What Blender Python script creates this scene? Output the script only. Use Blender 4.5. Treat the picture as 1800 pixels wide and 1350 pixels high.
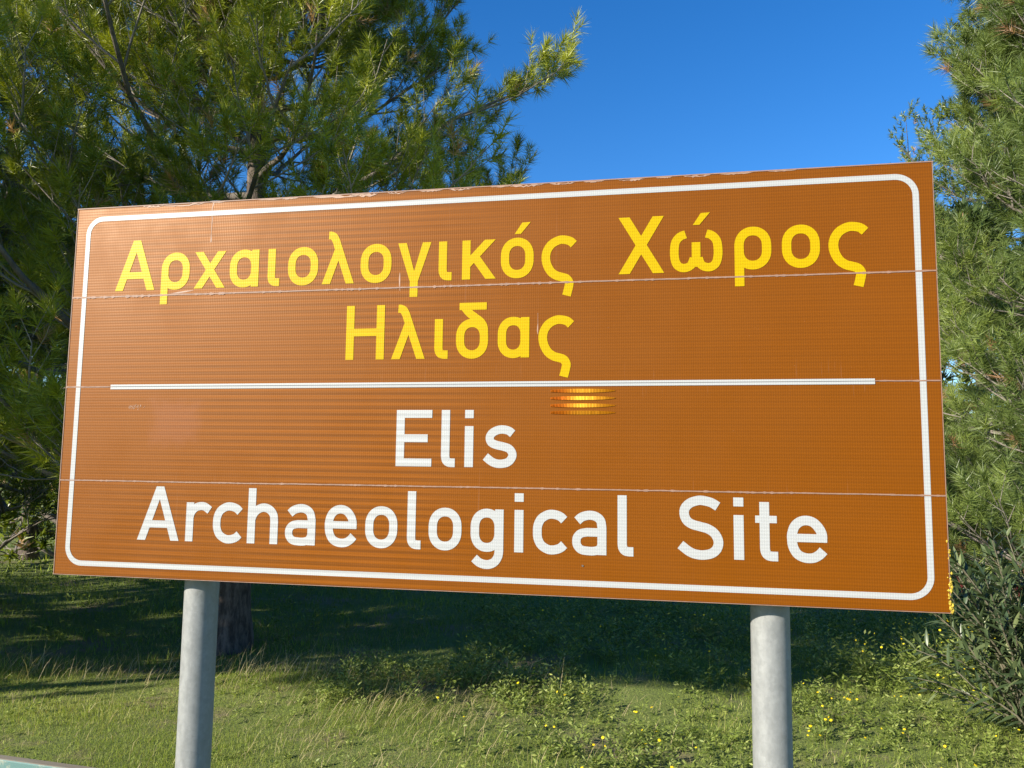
import bpy, math, random
import numpy as np
from mathutils import Matrix, Vector
R_ = math.radians
sc = bpy.context.scene
COL = sc.collection
for o in list(bpy.data.objects): bpy.data.objects.remove(o)

# ------------------------------------------------------------------ camera
EYE = 1.70
PITCH, ROLL = 0.1010, 0.0123
cp, sp, cr, sr = math.cos(PITCH), math.sin(PITCH), math.cos(ROLL), math.sin(ROLL)
ry = np.array([[cr, 0, sr], [0, 1, 0], [-sr, 0, cr]])
rx = np.array([[1, 0, 0], [0, cp, sp], [0, -sp, cp]])
RC = ry @ rx                                   # rows: right, forward, up
cam_d = bpy.data.cameras.new('camera'); cam = bpy.data.objects.new('camera', cam_d); COL.objects.link(cam)
cam_d.sensor_fit = 'HORIZONTAL'; cam_d.sensor_width = 36.0; cam_d.lens = 36.0 * 1400 / 1800
cam_d.clip_start = 0.05; cam_d.clip_end = 3000
mw = Matrix.Identity(4)
for i in range(3):
    mw[i][0] = RC[0][i]; mw[i][1] = RC[2][i]; mw[i][2] = -RC[1][i]
mw[2][3] = EYE
cam.matrix_world = mw
sc.camera = cam

# ------------------------------------------------------------------ light
SUN_AZ = math.atan2(-0.84, -0.545)             # bearing from +Y, clockwise: left and behind the camera
SUN_EL = R_(24)
w = bpy.data.worlds.new('World'); sc.world = w; w.use_nodes = True
nt = w.node_tree; nt.nodes.clear()
sky = nt.nodes.new('ShaderNodeTexSky'); sky.sky_type = 'NISHITA'; sky.sun_disc = False
sky.sun_elevation = SUN_EL; sky.sun_rotation = SUN_AZ % (2 * math.pi)
sky.air_density = 1.0; sky.dust_density = 0.15; sky.ozone_density = 4.0; sky.altitude = 50
hs = nt.nodes.new('ShaderNodeHueSaturation'); hs.inputs['Saturation'].default_value = 1.29; hs.inputs['Hue'].default_value = 0.508
bg = nt.nodes.new('ShaderNodeBackground'); bg.inputs['Strength'].default_value = 0.103
out = nt.nodes.new('ShaderNodeOutputWorld')
nt.links.new(sky.outputs[0], hs.inputs['Color']); nt.links.new(hs.outputs[0], bg.inputs[0]); nt.links.new(bg.outputs[0], out.inputs[0])
sun_d = bpy.data.lights.new('sun', 'SUN'); sun_d.energy = 5.0; sun_d.angle = R_(0.5); sun_d.color = (1.0, 0.91, 0.77)
sun = bpy.data.objects.new('sun', sun_d); COL.objects.link(sun)
tosun = Vector((math.sin(SUN_AZ) * math.cos(SUN_EL), math.cos(SUN_AZ) * math.cos(SUN_EL), math.sin(SUN_EL)))
sun.rotation_euler = tosun.to_track_quat('Z', 'Y').to_euler(); sun.location = (0, 0, 12)
vs = sc.view_settings; vs.view_transform = 'Standard'; vs.look = 'None'; vs.gamma = 1.0; vs.exposure = 1.0
sc.cycles.max_bounces = 8; sc.cycles.transparent_max_bounces = 8

# ------------------------------------------------------------------ helpers
def tag(o, label=None, cat=None, group=None, kind=None):
    if label: o['label'] = label
    if cat: o['category'] = cat
    if group: o['group'] = group
    if kind: o['kind'] = kind
    return o
def empty(name, loc=(0, 0, 0), rz=0):
    o = bpy.data.objects.new(name, None); COL.objects.link(o)
    o.location = loc; o.rotation_euler = (0, 0, rz); o.empty_display_size = 0.1
    return o
def link(name, me, mat, parent=None):
    o = bpy.data.objects.new(name, me); COL.objects.link(o)
    if mat and not me.materials: me.materials.append(mat)
    o.parent = parent
    return o
def mesh_pd(name, V, F, smooth=False):
    me = bpy.data.meshes.new(name); me.from_pydata([tuple(map(float, v)) for v in V], [], F); me.update()
    if smooth: me.polygons.foreach_set('use_smooth', [True] * len(me.polygons))
    return me
def mesh_tris(name, V, F, tint=None, smooth=False):
    """numpy arrays: V (n,3), F (m,k) with equal k; tint per vertex"""
    me = bpy.data.meshes.new(name)
    n, m, k = len(V), len(F), F.shape[1]
    me.vertices.add(n); me.vertices.foreach_set('co', np.ascontiguousarray(V, np.float32).ravel())
    me.loops.add(m * k); me.loops.foreach_set('vertex_index', np.ascontiguousarray(F, np.int32).ravel())
    me.polygons.add(m); me.polygons.foreach_set('loop_start', np.arange(0, m * k, k, dtype=np.int32))
    try: me.polygons.foreach_set('loop_total', np.full(m, k, np.int32))
    except Exception: pass
    if smooth: me.polygons.foreach_set('use_smooth', np.ones(m, bool))
    me.update(calc_edges=True)
    if tint is not None:
        a = me.attributes.new('tint', 'FLOAT', 'POINT'); a.data.foreach_set('value', np.ascontiguousarray(tint, np.float32))
    return me
def joinVF(parts):
    V, F, T, off = [], [], [], 0
    for p in parts:
        V.append(p[0]); F.append(p[1] + off); off += len(p[0])
        T.append(p[2] if len(p) > 2 else np.zeros(len(p[0])))
    return np.concatenate(V), np.concatenate(F), np.concatenate(T)
def box_vf(x0, x1, y0, y1, z0, z1):
    V = [(x0, y0, z0), (x1, y0, z0), (x1, y1, z0), (x0, y1, z0), (x0, y0, z1), (x1, y0, z1), (x1, y1, z1), (x0, y1, z1)]
    F = [(0, 3, 2, 1), (4, 5, 6, 7), (0, 1, 5, 4), (1, 2, 6, 5), (2, 3, 7, 6), (3, 0, 4, 7)]
    return V, F
class MB:
    def __init__(s): s.V = []; s.F = []
    def add(s, V, F):
        o = len(s.V); s.V += list(V); s.F += [tuple(i + o for i in f) for f in F]; return s
    def box(s, *a): return s.add(*box_vf(*a))
    def lathe(s, prof, cx=0, cy=0, n=24, cap=True):
        V = []; F = []
        for r, z in prof:
            for k in range(n):
                a = 2 * math.pi * k / n; V.append((cx + r * math.cos(a), cy + r * math.sin(a), z))
        for i in range(len(prof) - 1):
            for k in range(n):
                F.append((i * n + k, i * n + (k + 1) % n, (i + 1) * n + (k + 1) % n, (i + 1) * n + k))
        if cap:
            F.append(tuple(range(n))[::-1]); F.append(tuple((len(prof) - 1) * n + k for k in range(n)))
        return s.add(V, F)
    def obj(s, name, mat, parent=None, smooth=False, bevel=0):
        o = link(name, mesh_pd(name, s.V, s.F, smooth), mat, parent)
        if bevel:
            m = o.modifiers.new('bevel', 'BEVEL'); m.width = bevel; m.segments = 2; m.limit_method = 'ANGLE'
        return o

class G:
    """terse node graph builder"""
    def __init__(s, name):
        s.m = bpy.data.materials.new(name); s.m.use_nodes = True; s.t = s.m.node_tree; s.t.nodes.clear()
        s.o = s.t.nodes.new('ShaderNodeOutputMaterial')
    def n(s, ty, ins=None, **kw):
        d = s.t.nodes.new(ty)
        for k, v in kw.items(): setattr(d, k, v)
        for k, v in (ins or {}).items(): s.set(d.inputs[k], v)
        return d
    def set(s, sock, v):
        if hasattr(v, 'is_output') or isinstance(v, bpy.types.NodeSocket): s.t.links.new(v, sock)
        else:
            try: sock.default_value = v
            except Exception: sock.default_value = tuple(v) + (1.0,)
    def math(s, op, a, b=0.0, c=0.0, clamp=False):
        d = s.n('ShaderNodeMath', {0: a, 1: b, 2: c}, operation=op); d.use_clamp = clamp; return d.outputs[0]
    def noise(s, vec, scale, detail=3, rough=0.55):
        return s.n('ShaderNodeTexNoise', {'Vector': vec, 'Scale': scale, 'Detail': detail, 'Roughness': rough}).outputs[0]
    def ramp(s, f, a, b, lo=0.0, hi=1.0):
        return s.n('ShaderNodeMapRange', {0: f, 1: a, 2: b, 3: lo, 4: hi}, interpolation_type='SMOOTHSTEP').outputs[0]
    def mix(s, f, a, b, mode='MIX'):
        d = s.n('ShaderNodeMix', data_type='RGBA', blend_type=mode)
        s.set(d.inputs[0], f); s.set(d.inputs[6], a if not isinstance(a, tuple) else a + (1,)); s.set(d.inputs[7], b if not isinstance(b, tuple) else b + (1,))
        return d.outputs[2]
    def obj(s): return s.n('ShaderNodeTexCoord').outputs['Object']
    def scale(s, vec, v): return s.n('ShaderNodeVectorMath', {0: vec, 1: v}, operation='MULTIPLY').outputs[0]
    def sep(s, vec): return s.n('ShaderNodeSeparateXYZ', {0: vec}).outputs
    def tint(s): return s.n('ShaderNodeAttribute', attribute_name='tint').outputs['Fac']
    def bsdf(s, **k):
        b = s.n('ShaderNodeBsdfPrincipled')
        for kk, v in k.items(): s.set(b.inputs[kk.replace('_', ' ')], v if not isinstance(v, tuple) else v + (1,))
        s.t.links.new(b.outputs[0], s.o.inputs[0]); return b
    def bump(s, h, strength, dist):
        return s.n('ShaderNodeBump', {'Height': h, 'Strength': strength, 'Distance': dist}).outputs[0]

# ------------------------------------------------------------------ materials
def sheeting(name, col, band_amt, wear, tint=(1, 1, 1), cell=0.20):
    g = G(name); v = g.obj(); x, y, z = g.sep(v)
    def wave(kx, kz, ph=0.0):
        a = g.math('MULTIPLY', x, kx); b = g.math('MULTIPLY_ADD', z, kz, a)
        return g.math('SINE', g.math('ADD', b, ph))
    k = 2 * math.pi / 0.0066
    dia = g.math('MULTIPLY', wave(k * .82, k * .57), wave(-k * .82, k * .57))           # diamond cells of the sheeting
    big = g.noise(v, 1.6, 2)
    band = g.math('SINE', g.math('MULTIPLY', g.math('ADD', z, g.math('MULTIPLY', x, 0.006)), 2 * math.pi / 0.0137))
    band = g.ramp(band, -0.55, 0.55, -1, 1)
    bm = g.math('MULTIPLY', g.ramp(x, -0.84, -0.55, 0.25, 1.0), g.ramp(x, -0.12, 0.14, 1.0, 0.12))
    bm = g.math('MULTIPLY', bm, g.ramp(g.noise(g.scale(v, (1.2, 1, 2.6)), 2.2, 2), 0.34, 0.6, 0.35, 1.0))
    fac = g.math('ADD', g.math('MULTIPLY', dia, cell), g.math('MULTIPLY', g.math('MULTIPLY', band, bm), band_amt))
    fac = g.math('ADD', fac, g.math('MULTIPLY_ADD', big, 0.16, -0.08))
    c = g.n('ShaderNodeHueSaturation', {'Color': col + (1,), 'Value': g.math('ADD', fac, 1.0)}).outputs[0]
    rough = 0.40
    if wear:
        # chalky streaks below each joint, running downwards
        st = g.ramp(g.noise(g.scale(v, (150, 1, 6)), 1.0, 4, 0.7), 0.60, 0.80)
        m1 = g.math('MULTIPLY', g.ramp(z, 0.196, 0.188), g.ramp(z, 0.135, 0.19))
        m1 = g.math('MULTIPLY', m1, g.ramp(x, 0.35, -0.45, 0.05, 1.0))
        m2 = g.math('MULTIPLY', g.ramp(z, 0.003, 0.0), g.ramp(z, -0.03, 0.0))
        m3 = g.math('MULTIPLY', g.ramp(z, 0.05, 0.004, 0.0, 0.6), g.ramp(z, 0.0, 0.002))
        m4 = g.math('MULTIPLY', g.ramp(z, -0.15, -0.19, 0.0, 0.35), g.ramp(z, -0.199, -0.197))
        m = g.math('ADD', g.math('ADD', m1, m2), g.math('ADD', m3, m4), clamp=True)
        m = g.math('MULTIPLY', m, st)
        long_ = g.math('MULTIPLY', g.ramp(g.noise(g.scale(v, (120, 1, 1.4)), 1.0, 3, 0.6), 0.66, 0.8, 0, 0.35), g.ramp(x, 0.5, -0.6, 0.15, 1.0))
        m = g.math('MAXIMUM', m, long_)
        sp_ = g.ramp(g.noise(v, 330, 2, 0.5), 0.74, 0.80, 0, 0.45)
        m = g.math('MAXIMUM', m, sp_)
        c = g.mix(g.math('MULTIPLY', m, 0.6), c, (0.46, 0.29, 0.21))
        # ghost of a removed sticker
        dx = g.math('SUBTRACT', g.math('ABSOLUTE', g.math('ADD', x, 0.592)), 0.055)
        dz = g.math('SUBTRACT', g.math('ABSOLUTE', g.math('ADD', z, 0.074)), 0.046)
        sd = g.math('ADD', g.math('MAXIMUM', dx, dz), g.math('MULTIPLY_ADD', g.noise(v, 22, 5, .7), 0.07, -0.035))
        c = g.mix(g.ramp(sd, 0.012, -0.022, 0, 0.09), c, (0.33, 0.16, 0.15))
        rough = g.ramp(g.noise(v, 9, 4), 0.3, 0.7, 0.40, 0.50)
    b = g.bsdf(Base_Color=c, Roughness=rough, Specular_IOR_Level=0.34, Specular_Tint=tint)
    g.set(b.inputs['Normal'], g.bump(dia, 0.10, 0.0006))
    return g.m
def plain(name, col, rough=0.5, metal=0.0, nscale=0, namt=0.2, bump=0, bdist=0.002):
    g = G(name); c = col
    v = g.obj()
    if nscale:
        nz = g.noise(v, nscale, 5, 0.6)
        c = g.n('ShaderNodeHueSaturation', {'Color': col + (1,), 'Value': g.ramp(nz, 0.25, 0.75, 1 - namt, 1 + namt)}).outputs[0]
    b = g.bsdf(Base_Color=c, Roughness=rough, Metallic=metal)
    if bump: g.set(b.inputs['Normal'], g.bump(g.noise(v, nscale * 2, 4), bump, bdist))
    return g.m
def leafy(name, stops, rough=0.5, transl=0.35, spec=0.35, nscale=0):
    """foliage: colour from the per-piece tint through a ramp, thin enough to let light through"""
    g = G(name)
    rp = g.n('ShaderNodeValToRGB', {0: g.tint()}); e = rp.color_ramp.elements
    e[0].position, e[0].color = stops[0][0], stops[0][1] + (1,)
    e[1].position, e[1].color = stops[-1][0], stops[-1][1] + (1,)
    for p, c in stops[1:-1]:
        q = e.new(p); q.color = c + (1,)
    b = g.bsdf(Base_Color=rp.outputs[0], Roughness=rough, Specular_IOR_Level=spec)
    tr = g.n('ShaderNodeBsdfTranslucent', {'Color': g.mix(1.0, rp.outputs[0], (1.25, 1.25, 0.55), 'MULTIPLY')})
    mx = g.n('ShaderNodeMixShader', {0: transl})
    g.t.links.new(b.outputs[0], mx.inputs[1]); g.t.links.new(tr.outputs[0], mx.inputs[2]); g.t.links.new(mx.outputs[0], g.o.inputs[0])
    return g.m
M = {}
M['brown'] = sheeting('brown_sheeting', (0.166, 0.047, 0.0003), 0.20, True, (1.0, 0.68, 0.44), .15)
M['yellow'] = sheeting('yellow_sheeting', (0.44, 0.295, 0.0004), 0.06, False, (1, .85, .35), .14)
M['white'] = sheeting('white_sheeting', (0.365, 0.375, 0.375), 0.09, False, (1, 1, 1), .11)
def glint_mat():
    g = G('glint_film'); v = g.obj(); x = g.sep(v)[0]
    hue = g.mix(g.ramp(x, .19, .235), (1.0, 0.16, 0.01), (1.0, 0.55, 0.03))  # orange-to-yellow spread of the glint put into the specular colour
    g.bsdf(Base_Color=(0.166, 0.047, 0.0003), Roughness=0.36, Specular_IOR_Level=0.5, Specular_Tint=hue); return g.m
M['glint'] = glint_mat()
M['lip'] = plain('bare_sheet_edge', (0.25, 0.145, 0.10), 0.6, 0, 90, 0.15)
M['flake'] = plain('peeled_film', (0.33, 0.20, 0.135), 0.55, 0, 60, 0.2)
M['alu'] = plain('aluminium', (0.55, 0.55, 0.54), 0.42, 0.7, 40, 0.15)
M['lichen'] = plain('yellow_lichen', (0.42, 0.31, 0.03), 0.9, 0, 200, 0.4, 0.5)
def galv():
    g = G('galvanised_steel'); v = g.obj()
    a = g.noise(g.scale(v, (1, 1, 0.6)), 70, 6, 0.75); s_ = g.noise(g.scale(v, (60, 60, 1.2)), 1.0, 3)
    vo = g.n('ShaderNodeTexVoronoi', {'Vector': v, 'Scale': 150}, feature='F1').outputs['Color']
    f = g.math('ADD', g.math('MULTIPLY', a, 0.7), g.math('MULTIPLY', s_, 0.3))
    c = g.mix(g.ramp(f, 0.30, 0.72), (0.205, 0.213, 0.213), (0.275, 0.285, 0.28))
    c = g.mix(0.07, c, g.n('ShaderNodeRGBToBW', {0: vo}).outputs[0], 'OVERLAY'); c = g.mix(g.ramp(g.noise(g.scale(v, (1, 1, .25)), 120, 3, .7), .70, .80, 0, .35), c, (0.16, 0.13, 0.10))
    b = g.bsdf(Base_Color=c, Roughness=g.ramp(a, 0.3, 0.7, 0.42, 0.62), Metallic=0.15)
    g.set(b.inputs['Normal'], g.bump(a, 0.12, 0.002)); return g.m
M['galv'] = galv()
def bark():
    g = G('pine_bark'); v = g.obj()
    a = g.noise(g.scale(v, (9, 9, 2.2)), 2.2, 6, 0.7)
    t = g.tint()
    c1 = g.mix(g.ramp(a, 0.35, 0.68), (0.035, 0.026, 0.021), (0.16, 0.125, 0.10))
    c = g.mix(t, c1, g.mix(g.noise(v, 14, 3), (0.20, 0.17, 0.14), (0.42, 0.39, 0.34)))
    b = g.bsdf(Base_Color=c, Roughness=0.9); g.set(b.inputs['Normal'], g.bump(a, 0.7, 0.02)); return g.m
M['bark'] = bark()
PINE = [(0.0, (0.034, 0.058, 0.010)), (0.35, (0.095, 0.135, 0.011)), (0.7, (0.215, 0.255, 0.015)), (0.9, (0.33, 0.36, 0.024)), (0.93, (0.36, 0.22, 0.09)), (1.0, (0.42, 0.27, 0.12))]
M['needles'] = leafy('pine_needles', PINE, 0.40, 0.22, 0.5)
PINE2 = [(0.0, (0.050, 0.080, 0.026)), (0.35, (0.105, 0.155, 0.042)), (0.7, (0.175, 0.235, 0.060)), (0.9, (0.24, 0.30, 0.06)), (0.93, (0.32, 0.18, 0.09)), (1.0, (0.38, 0.22, 0.12))]
M['needles_grey'] = leafy('grey_green_needles', PINE2, 0.42, 0.30, 0.5)
PINE3 = [(0.0, (0.10, 0.14, 0.02)), (0.5, (0.18, 0.22, 0.03)), (0.9, (0.26, 0.28, 0.04)), (0.93, (0.25, 0.20, 0.1)), (1.0, (0.3, 0.22, 0.12))]
M['needles_yellow'] = leafy('yellow_green_needles', PINE3, 0.5, 0.35, 0.4)
M['oleander'] = leafy('oleander_leaf', [(0, (0.028, 0.050, 0.020)), (0.5, (0.066, 0.100, 0.042)), (0.85, (0.125, 0.160, 0.070)), (1, (0.22, 0.25, 0.10))], 0.38, 0.18, 0.5)
M['ole_stem'] = plain('oleander_stem', (0.12, 0.11, 0.07), 0.8, 0, 30, 0.3)
M['ole_red'] = leafy('oleander_red_shoot', [(0, (0.16, 0.03, 0.035)), (1, (0.30, 0.10, 0.08))], 0.6, 0.25)
M['lawn'] = leafy('lawn_blade', [(0, (0.11, 0.17, 0.022)), (0.5, (0.25, 0.33, 0.045)), (0.85, (0.40, 0.44, 0.10)), (1, (0.60, 0.55, 0.26))], 0.55, 0.40)
M['dry'] = leafy('dry_grass', [(0, (0.22, 0.20, 0.08)), (0.5, (0.36, 0.31, 0.15)), (1, (0.50, 0.42, 0.26))], 0.7, 0.3)
M['weed'] = leafy('weed_leaf', [(0, (0.09, 0.135, 0.022)), (0.5, (0.20, 0.26, 0.05)), (1, (0.40, 0.44, 0.14))], 0.5, 0.35)
M['flower'] = leafy('yellow_petal', [(0, (0.85, 0.60, 0.005)), (1, (0.95, 0.75, 0.02))], 0.6, 0.25)
def ground_mat():
    g = G('ground'); v = g.obj(); x, y, z = g.sep(v)
    a = g.noise(v, 1.1, 5, 0.6); b_ = g.noise(v, 7.0, 6, 0.7); c_ = g.noise(v, 45.0, 4, 0.7)
    green = g.mix(b_, (0.08, 0.115, 0.018), (0.19, 0.235, 0.045))
    soil = g.mix(c_, (0.12, 0.088, 0.05), (0.30, 0.235, 0.14))
    f = g.ramp(g.math('ADD', g.math('MULTIPLY', a, 0.7), g.math('MULTIPLY', b_, 0.3)), 0.50, 0.66)
    col = g.mix(f, green, soil)
    b = g.bsdf(Base_Color=col, Roughness=0.95); g.set(b.inputs['Normal'], g.bump(g.math('ADD', b_, c_), 0.8, 0.03)); return g.m
M['ground'] = ground_mat()
def stone_mat():
    g = G('limestone'); v = g.obj(); a = g.noise(v, 2.4, 6, 0.7)
    b = g.bsdf(Base_Color=g.mix(g.ramp(a, 0.3, 0.7), (0.26, 0.21, 0.16), (0.52, 0.46, 0.38)), Roughness=0.9)
    g.set(b.inputs['Normal'], g.bump(a, 0.6, 0.05)); return g.m
M['stone'] = stone_mat()
def teal_mat():
    g = G('worn_teal_paint'); v = g.obj(); a = g.noise(v, 9, 6, 0.75); b_ = g.noise(g.scale(v, (6, 40, 40)), 1, 4, 0.7)
    nz = g.sep(g.n('ShaderNodeNewGeometry').outputs['Normal'])[2]
    col = g.mix(g.ramp(a, 0.52, 0.62), (0.085, 0.175, 0.165), (0.26, 0.28, 0.22))
    worn = g.mix(b_, (0.15, 0.12, 0.085), (0.26, 0.235, 0.18))
    top = g.math('MULTIPLY', g.ramp(nz, 0.5, 0.9), g.ramp(a, 0.30, 0.42))
    b = g.bsdf(Base_Color=g.mix(top, col, worn), Roughness=0.7); g.set(b.inputs['Normal'], g.bump(b_, 0.3, 0.004)); return g.m
M['teal'] = teal_mat()

# ------------------------------------------------------------------ ground
def gz(x, y):
    x = np.asarray(x, float); y = np.asarray(y, float)
    near = np.exp(-((y - 6.35 - 0.12 * np.sin(x * 1.3)) / 0.35) ** 2) * 0.05 * (x < 1.2)      # low lip where the mown strip ends
    return 0.035 * np.sin(x * 0.9 + 0.4) * np.cos(y * 0.7) + 0.02 * np.sin(x * 2.3 + y * 1.7) + near
def build_ground():
    xs = np.concatenate([[-900, -300, -120, -60, -35], np.arange(-22, 22.01, 0.22), [35, 60, 120, 300, 900]])
    ys = np.concatenate([[-900, -300, -100, -40, -15, -6], np.arange(-3, 26.01, 0.22), [35, 60, 120, 300, 900]])
    X, Y = np.meshgrid(xs, ys); Z = gz(X, Y) * (np.abs(X) < 30) * (np.abs(Y) < 30)
    V = np.stack([X.ravel(), Y.ravel(), Z.ravel()], 1); nx = len(xs)
    i, j = np.meshgrid(np.arange(len(xs) - 1), np.arange(len(ys) - 1)); a = (j * nx + i).ravel()
    F = np.stack([a, a + 1, a + nx + 1, a + nx], 1)
    o = link('ground', mesh_tris('ground', V, F, smooth=True), M['ground']); tag(o, kind='structure')
build_ground()

# ------------------------------------------------------------------ sign
W, HS = 1.70, 0.7701
SIGN_Z = EYE + 0.1506
def build_sign():
    root = empty('road_sign', (-0.1048, 1.5100, SIGN_Z), -0.1935)
    # root sits at the board; the posts run down to the soil
    tag(root, 'brown tourist road sign with yellow Greek and white English lettering on two steel posts', 'sign')
    seams = [HS / 2, 0.1920, 0.0008, -0.1935, -HS / 2]
    D = 0.020
    rnd = random.Random(5)
    for k in range(4):
        z1, z0 = seams[k] - (0.0006 if k else 0), seams[k + 1] + (0.0006 if k < 3 else 0)
        p = MB().box(-W / 2, W / 2, 0, D, z0, z1).obj('panel', M['brown'], root, bevel=0.0009)
        if k == 0: p['label'] = 'top plank of the board with a chipped pale upper edge'
        # folded stiffening channel on the back of each plank
        zc = (z0 + z1) / 2
        MB().box(-W / 2 + 0.02, W / 2 - 0.02, D + 0.0005, D + 0.012, zc - 0.02, zc + 0.02).obj('channel', M['alu'], p, bevel=0.002)
    # rims: thin pale metal edge round the board
    e = 0.0022
    MB().box(-W / 2 - e, W / 2 + e, -0.0008, D + 0.001, HS / 2 + 0.0002, HS / 2 + e).obj('rim', M['lip'], root)
    MB().box(-W / 2 - e, W / 2 + e, -0.0008, D + 0.001, -HS / 2 - e * .6, -HS / 2 - 0.0002).obj('rim', M['lip'], root)
    MB().box(-W / 2 - e * .8, -W / 2 - 0.0002, -0.0007, D, -HS / 2, HS / 2).obj('rim', M['lip'], root)
    MB().box(W / 2 + 0.0002, W / 2 + e * .6, -0.0007, D, -HS / 2, HS / 2).obj('rim', M['lip'], root)
    # joints between planks: bare, uneven edges of the sheet
    for k, z in enumerate(seams[1:4]):
        V = []; F = []; n = 420
        wob = 0.0
        for i in range(n + 1):
            u = -W / 2 + W * i / n
            th = 0.0010 + 0.0002 * rnd.random() + (0.0016 * rnd.random() ** 7 if k == 0 and u < 0.2 else 0.001 * rnd.random() ** 8)
            if k == 1 and -0.75 < u < 0.75: th = 0.0008
            wob = 0.93 * wob + rnd.uniform(-1, 1) * 0.00012
            V += [(u, -0.0010, z + wob - th * (1.4 if k == 0 else 1)), (u, -0.0010, z + wob + th)]
        for i in range(n):
            if not (k == 1 and abs(V[2 * i][0]) < 0.743): F.append((2 * i, 2 * i + 2, 2 * i + 3, 2 * i + 1))
        link('joint', mesh_pd('joint', V, F), M['lip'], root)
    # peeled film along the top edge
    for cu, wd, hh in [(-0.67, .05, .006), (-0.60, .10, .007), (-0.52, .03, .003), (-0.25, .12, .008), (-0.20, .06, .011), (-0.13, .04, .006), (-0.06, .05, .005), (0.0, .05, .006), (0.08, .04, .004), (0.13, .07, .007), (0.2, .05, .006), (0.26, .04, .004), (0.33, .05, .007), (0.39, .03, .004), (0.45, .05, .006), (0.52, .06, .004), (0.6, .05, .003), (-0.4, .06, .003), (-0.36, .04, .004)]:
        n = 14; V = []; F = []
        for i in range(n + 1):
            t = i / n; prof = max(0, math.sin(math.pi * t)) ** 0.6 * hh * .75 * rnd.uniform(0.45, 1.0)
            u = cu - wd / 2 + wd * t
            V += [(u, -0.0007, HS / 2 - prof), (u, -0.0007, HS / 2 - prof * 0.55 if rnd.random() < .6 and hh > .005 else HS / 2)]
        for i in range(n): F.append((2 * i, 2 * i + 2, 2 * i + 3, 2 * i + 1))
        link('peeled_film', mesh_pd('peeled_film', V, F), M['flake'], root)
    # scratches and runs on the face
    def run(pts, wds, name='scratch'):
        V = []; F = []
        for (u, v), wd in zip(pts, wds): V += [(u - wd, -0.00025, v), (u + wd, -0.00025, v)]
        for i in range(len(pts) - 1): F.append((2 * i, 2 * i + 1, 2 * i + 3, 2 * i + 2))
        link(name, mesh_pd(name, V, F), M['flake'], root)
    run([(-.5300, .385), (-.5330, .372), (-.5335, .362), (-.5318, .350), (-.5322, .33), (-.5325, .318), (-.5320, .305), (-.5322, .300)], [.0014, .0009, .0007, .0008, .0006, .0005, .0014, .001], 'pale_run')
    run([(.1548, .135), (.1550, .115), (.1547, .108), (.1545, .10), (.1550, .094)], [.0002, .0003, .0010, .0010, .0003])
    run([(-.1200, .222), (-.1203, .21), (-.1200, .198), (-.119, .185)], [.0003, .0014, .0010, .0003])
    run([(-.609, .1945), (-.590, .1975), (-.572, .2000)], [.010, .012, .008])
    for k in range(26):
        u = rnd.gauss(-.685, .011); v = -.041 + rnd.gauss(0, .0025)
        run([(u, v - .0015), (u + rnd.uniform(-.004, .004), v + .0015)], [.0004, .0004])
    MB().add([(.2385, -.0012, -.3315), (.2425, -.0012, -.3325), (.2430, -.0012, -.3295), (.2395, -.0012, -.3285)], [(0, 1, 2, 3)]).obj('chip', M['bark'], root)
    # lichen crumbs on the lower right corner
    V = []; F = []
    for k in range(120):
        v = -HS / 2 + abs(rnd.gauss(0, .04)) if k < 130 else rnd.uniform(-HS / 2, .03)
        s_ = rnd.uniform(.0009, .0026) * (1.3 if k < 130 else .7); u = W / 2 + rnd.uniform(-.002, .004) * (1 if k < 130 else .5); yy = rnd.uniform(-.003, .012)
        o_ = len(V)
        for d in ((1, 0, 0), (-1, 0, 0), (0, 1, 0), (0, -1, 0), (0, 0, 1), (0, 0, -1)):
            V.append((u + d[0] * s_ * rnd.uniform(.6, 1.3), yy + d[1] * s_ * 1.2, v + d[2] * s_ * rnd.uniform(.7, 1.6)))
        for f in ((0, 2, 4), (2, 1, 4), (1, 3, 4), (3, 0, 4), (2, 0, 5), (1, 2, 5), (3, 1, 5), (0, 3, 5)): F.append(tuple(o_ + q for q in f))
    link('lichen', mesh_pd('lichen', V, F), M['lichen'], root)['kind'] = 'stuff'
    # divider: one white strip on each of the two middle planks
    for z0, z1 in ((0.0011, 0.0052), (-0.0046, 0.0003)):
        MB().add([(-.745, -.0010, z0), (.745, -.0010, z0), (.745, -.0010, z1), (-.745, -.0010, z1)], [(0, 1, 2, 3)]).obj('divider_strip', M['white'], root)
    # added film strips, tilted between sun and camera to shape the glint
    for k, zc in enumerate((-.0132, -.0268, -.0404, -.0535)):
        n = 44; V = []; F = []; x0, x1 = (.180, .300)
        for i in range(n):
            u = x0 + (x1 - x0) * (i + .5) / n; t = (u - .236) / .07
            hn = Vector((-.316, -.930, .187)); hn = Matrix.Rotation(.22 * t + rnd.gauss(0, .012), 3, 'Z') @ Matrix.Rotation((.10, 0, .05, .15)[k] + rnd.gauss(0, .012), 3, 'X') @ hn  # facets set halfway between sun and camera, fanned to spread the glint
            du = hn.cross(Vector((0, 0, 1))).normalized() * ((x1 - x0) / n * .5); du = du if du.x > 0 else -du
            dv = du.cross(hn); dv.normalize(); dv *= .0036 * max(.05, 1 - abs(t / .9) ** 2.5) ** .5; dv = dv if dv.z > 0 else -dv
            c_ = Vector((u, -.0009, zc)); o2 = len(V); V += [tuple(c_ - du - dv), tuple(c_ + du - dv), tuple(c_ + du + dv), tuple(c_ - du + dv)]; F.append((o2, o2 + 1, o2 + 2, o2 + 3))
        link('glint_strip', mesh_pd('glint_strip', V, F), M['glint'], root)['kind'] = 'stuff'
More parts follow.
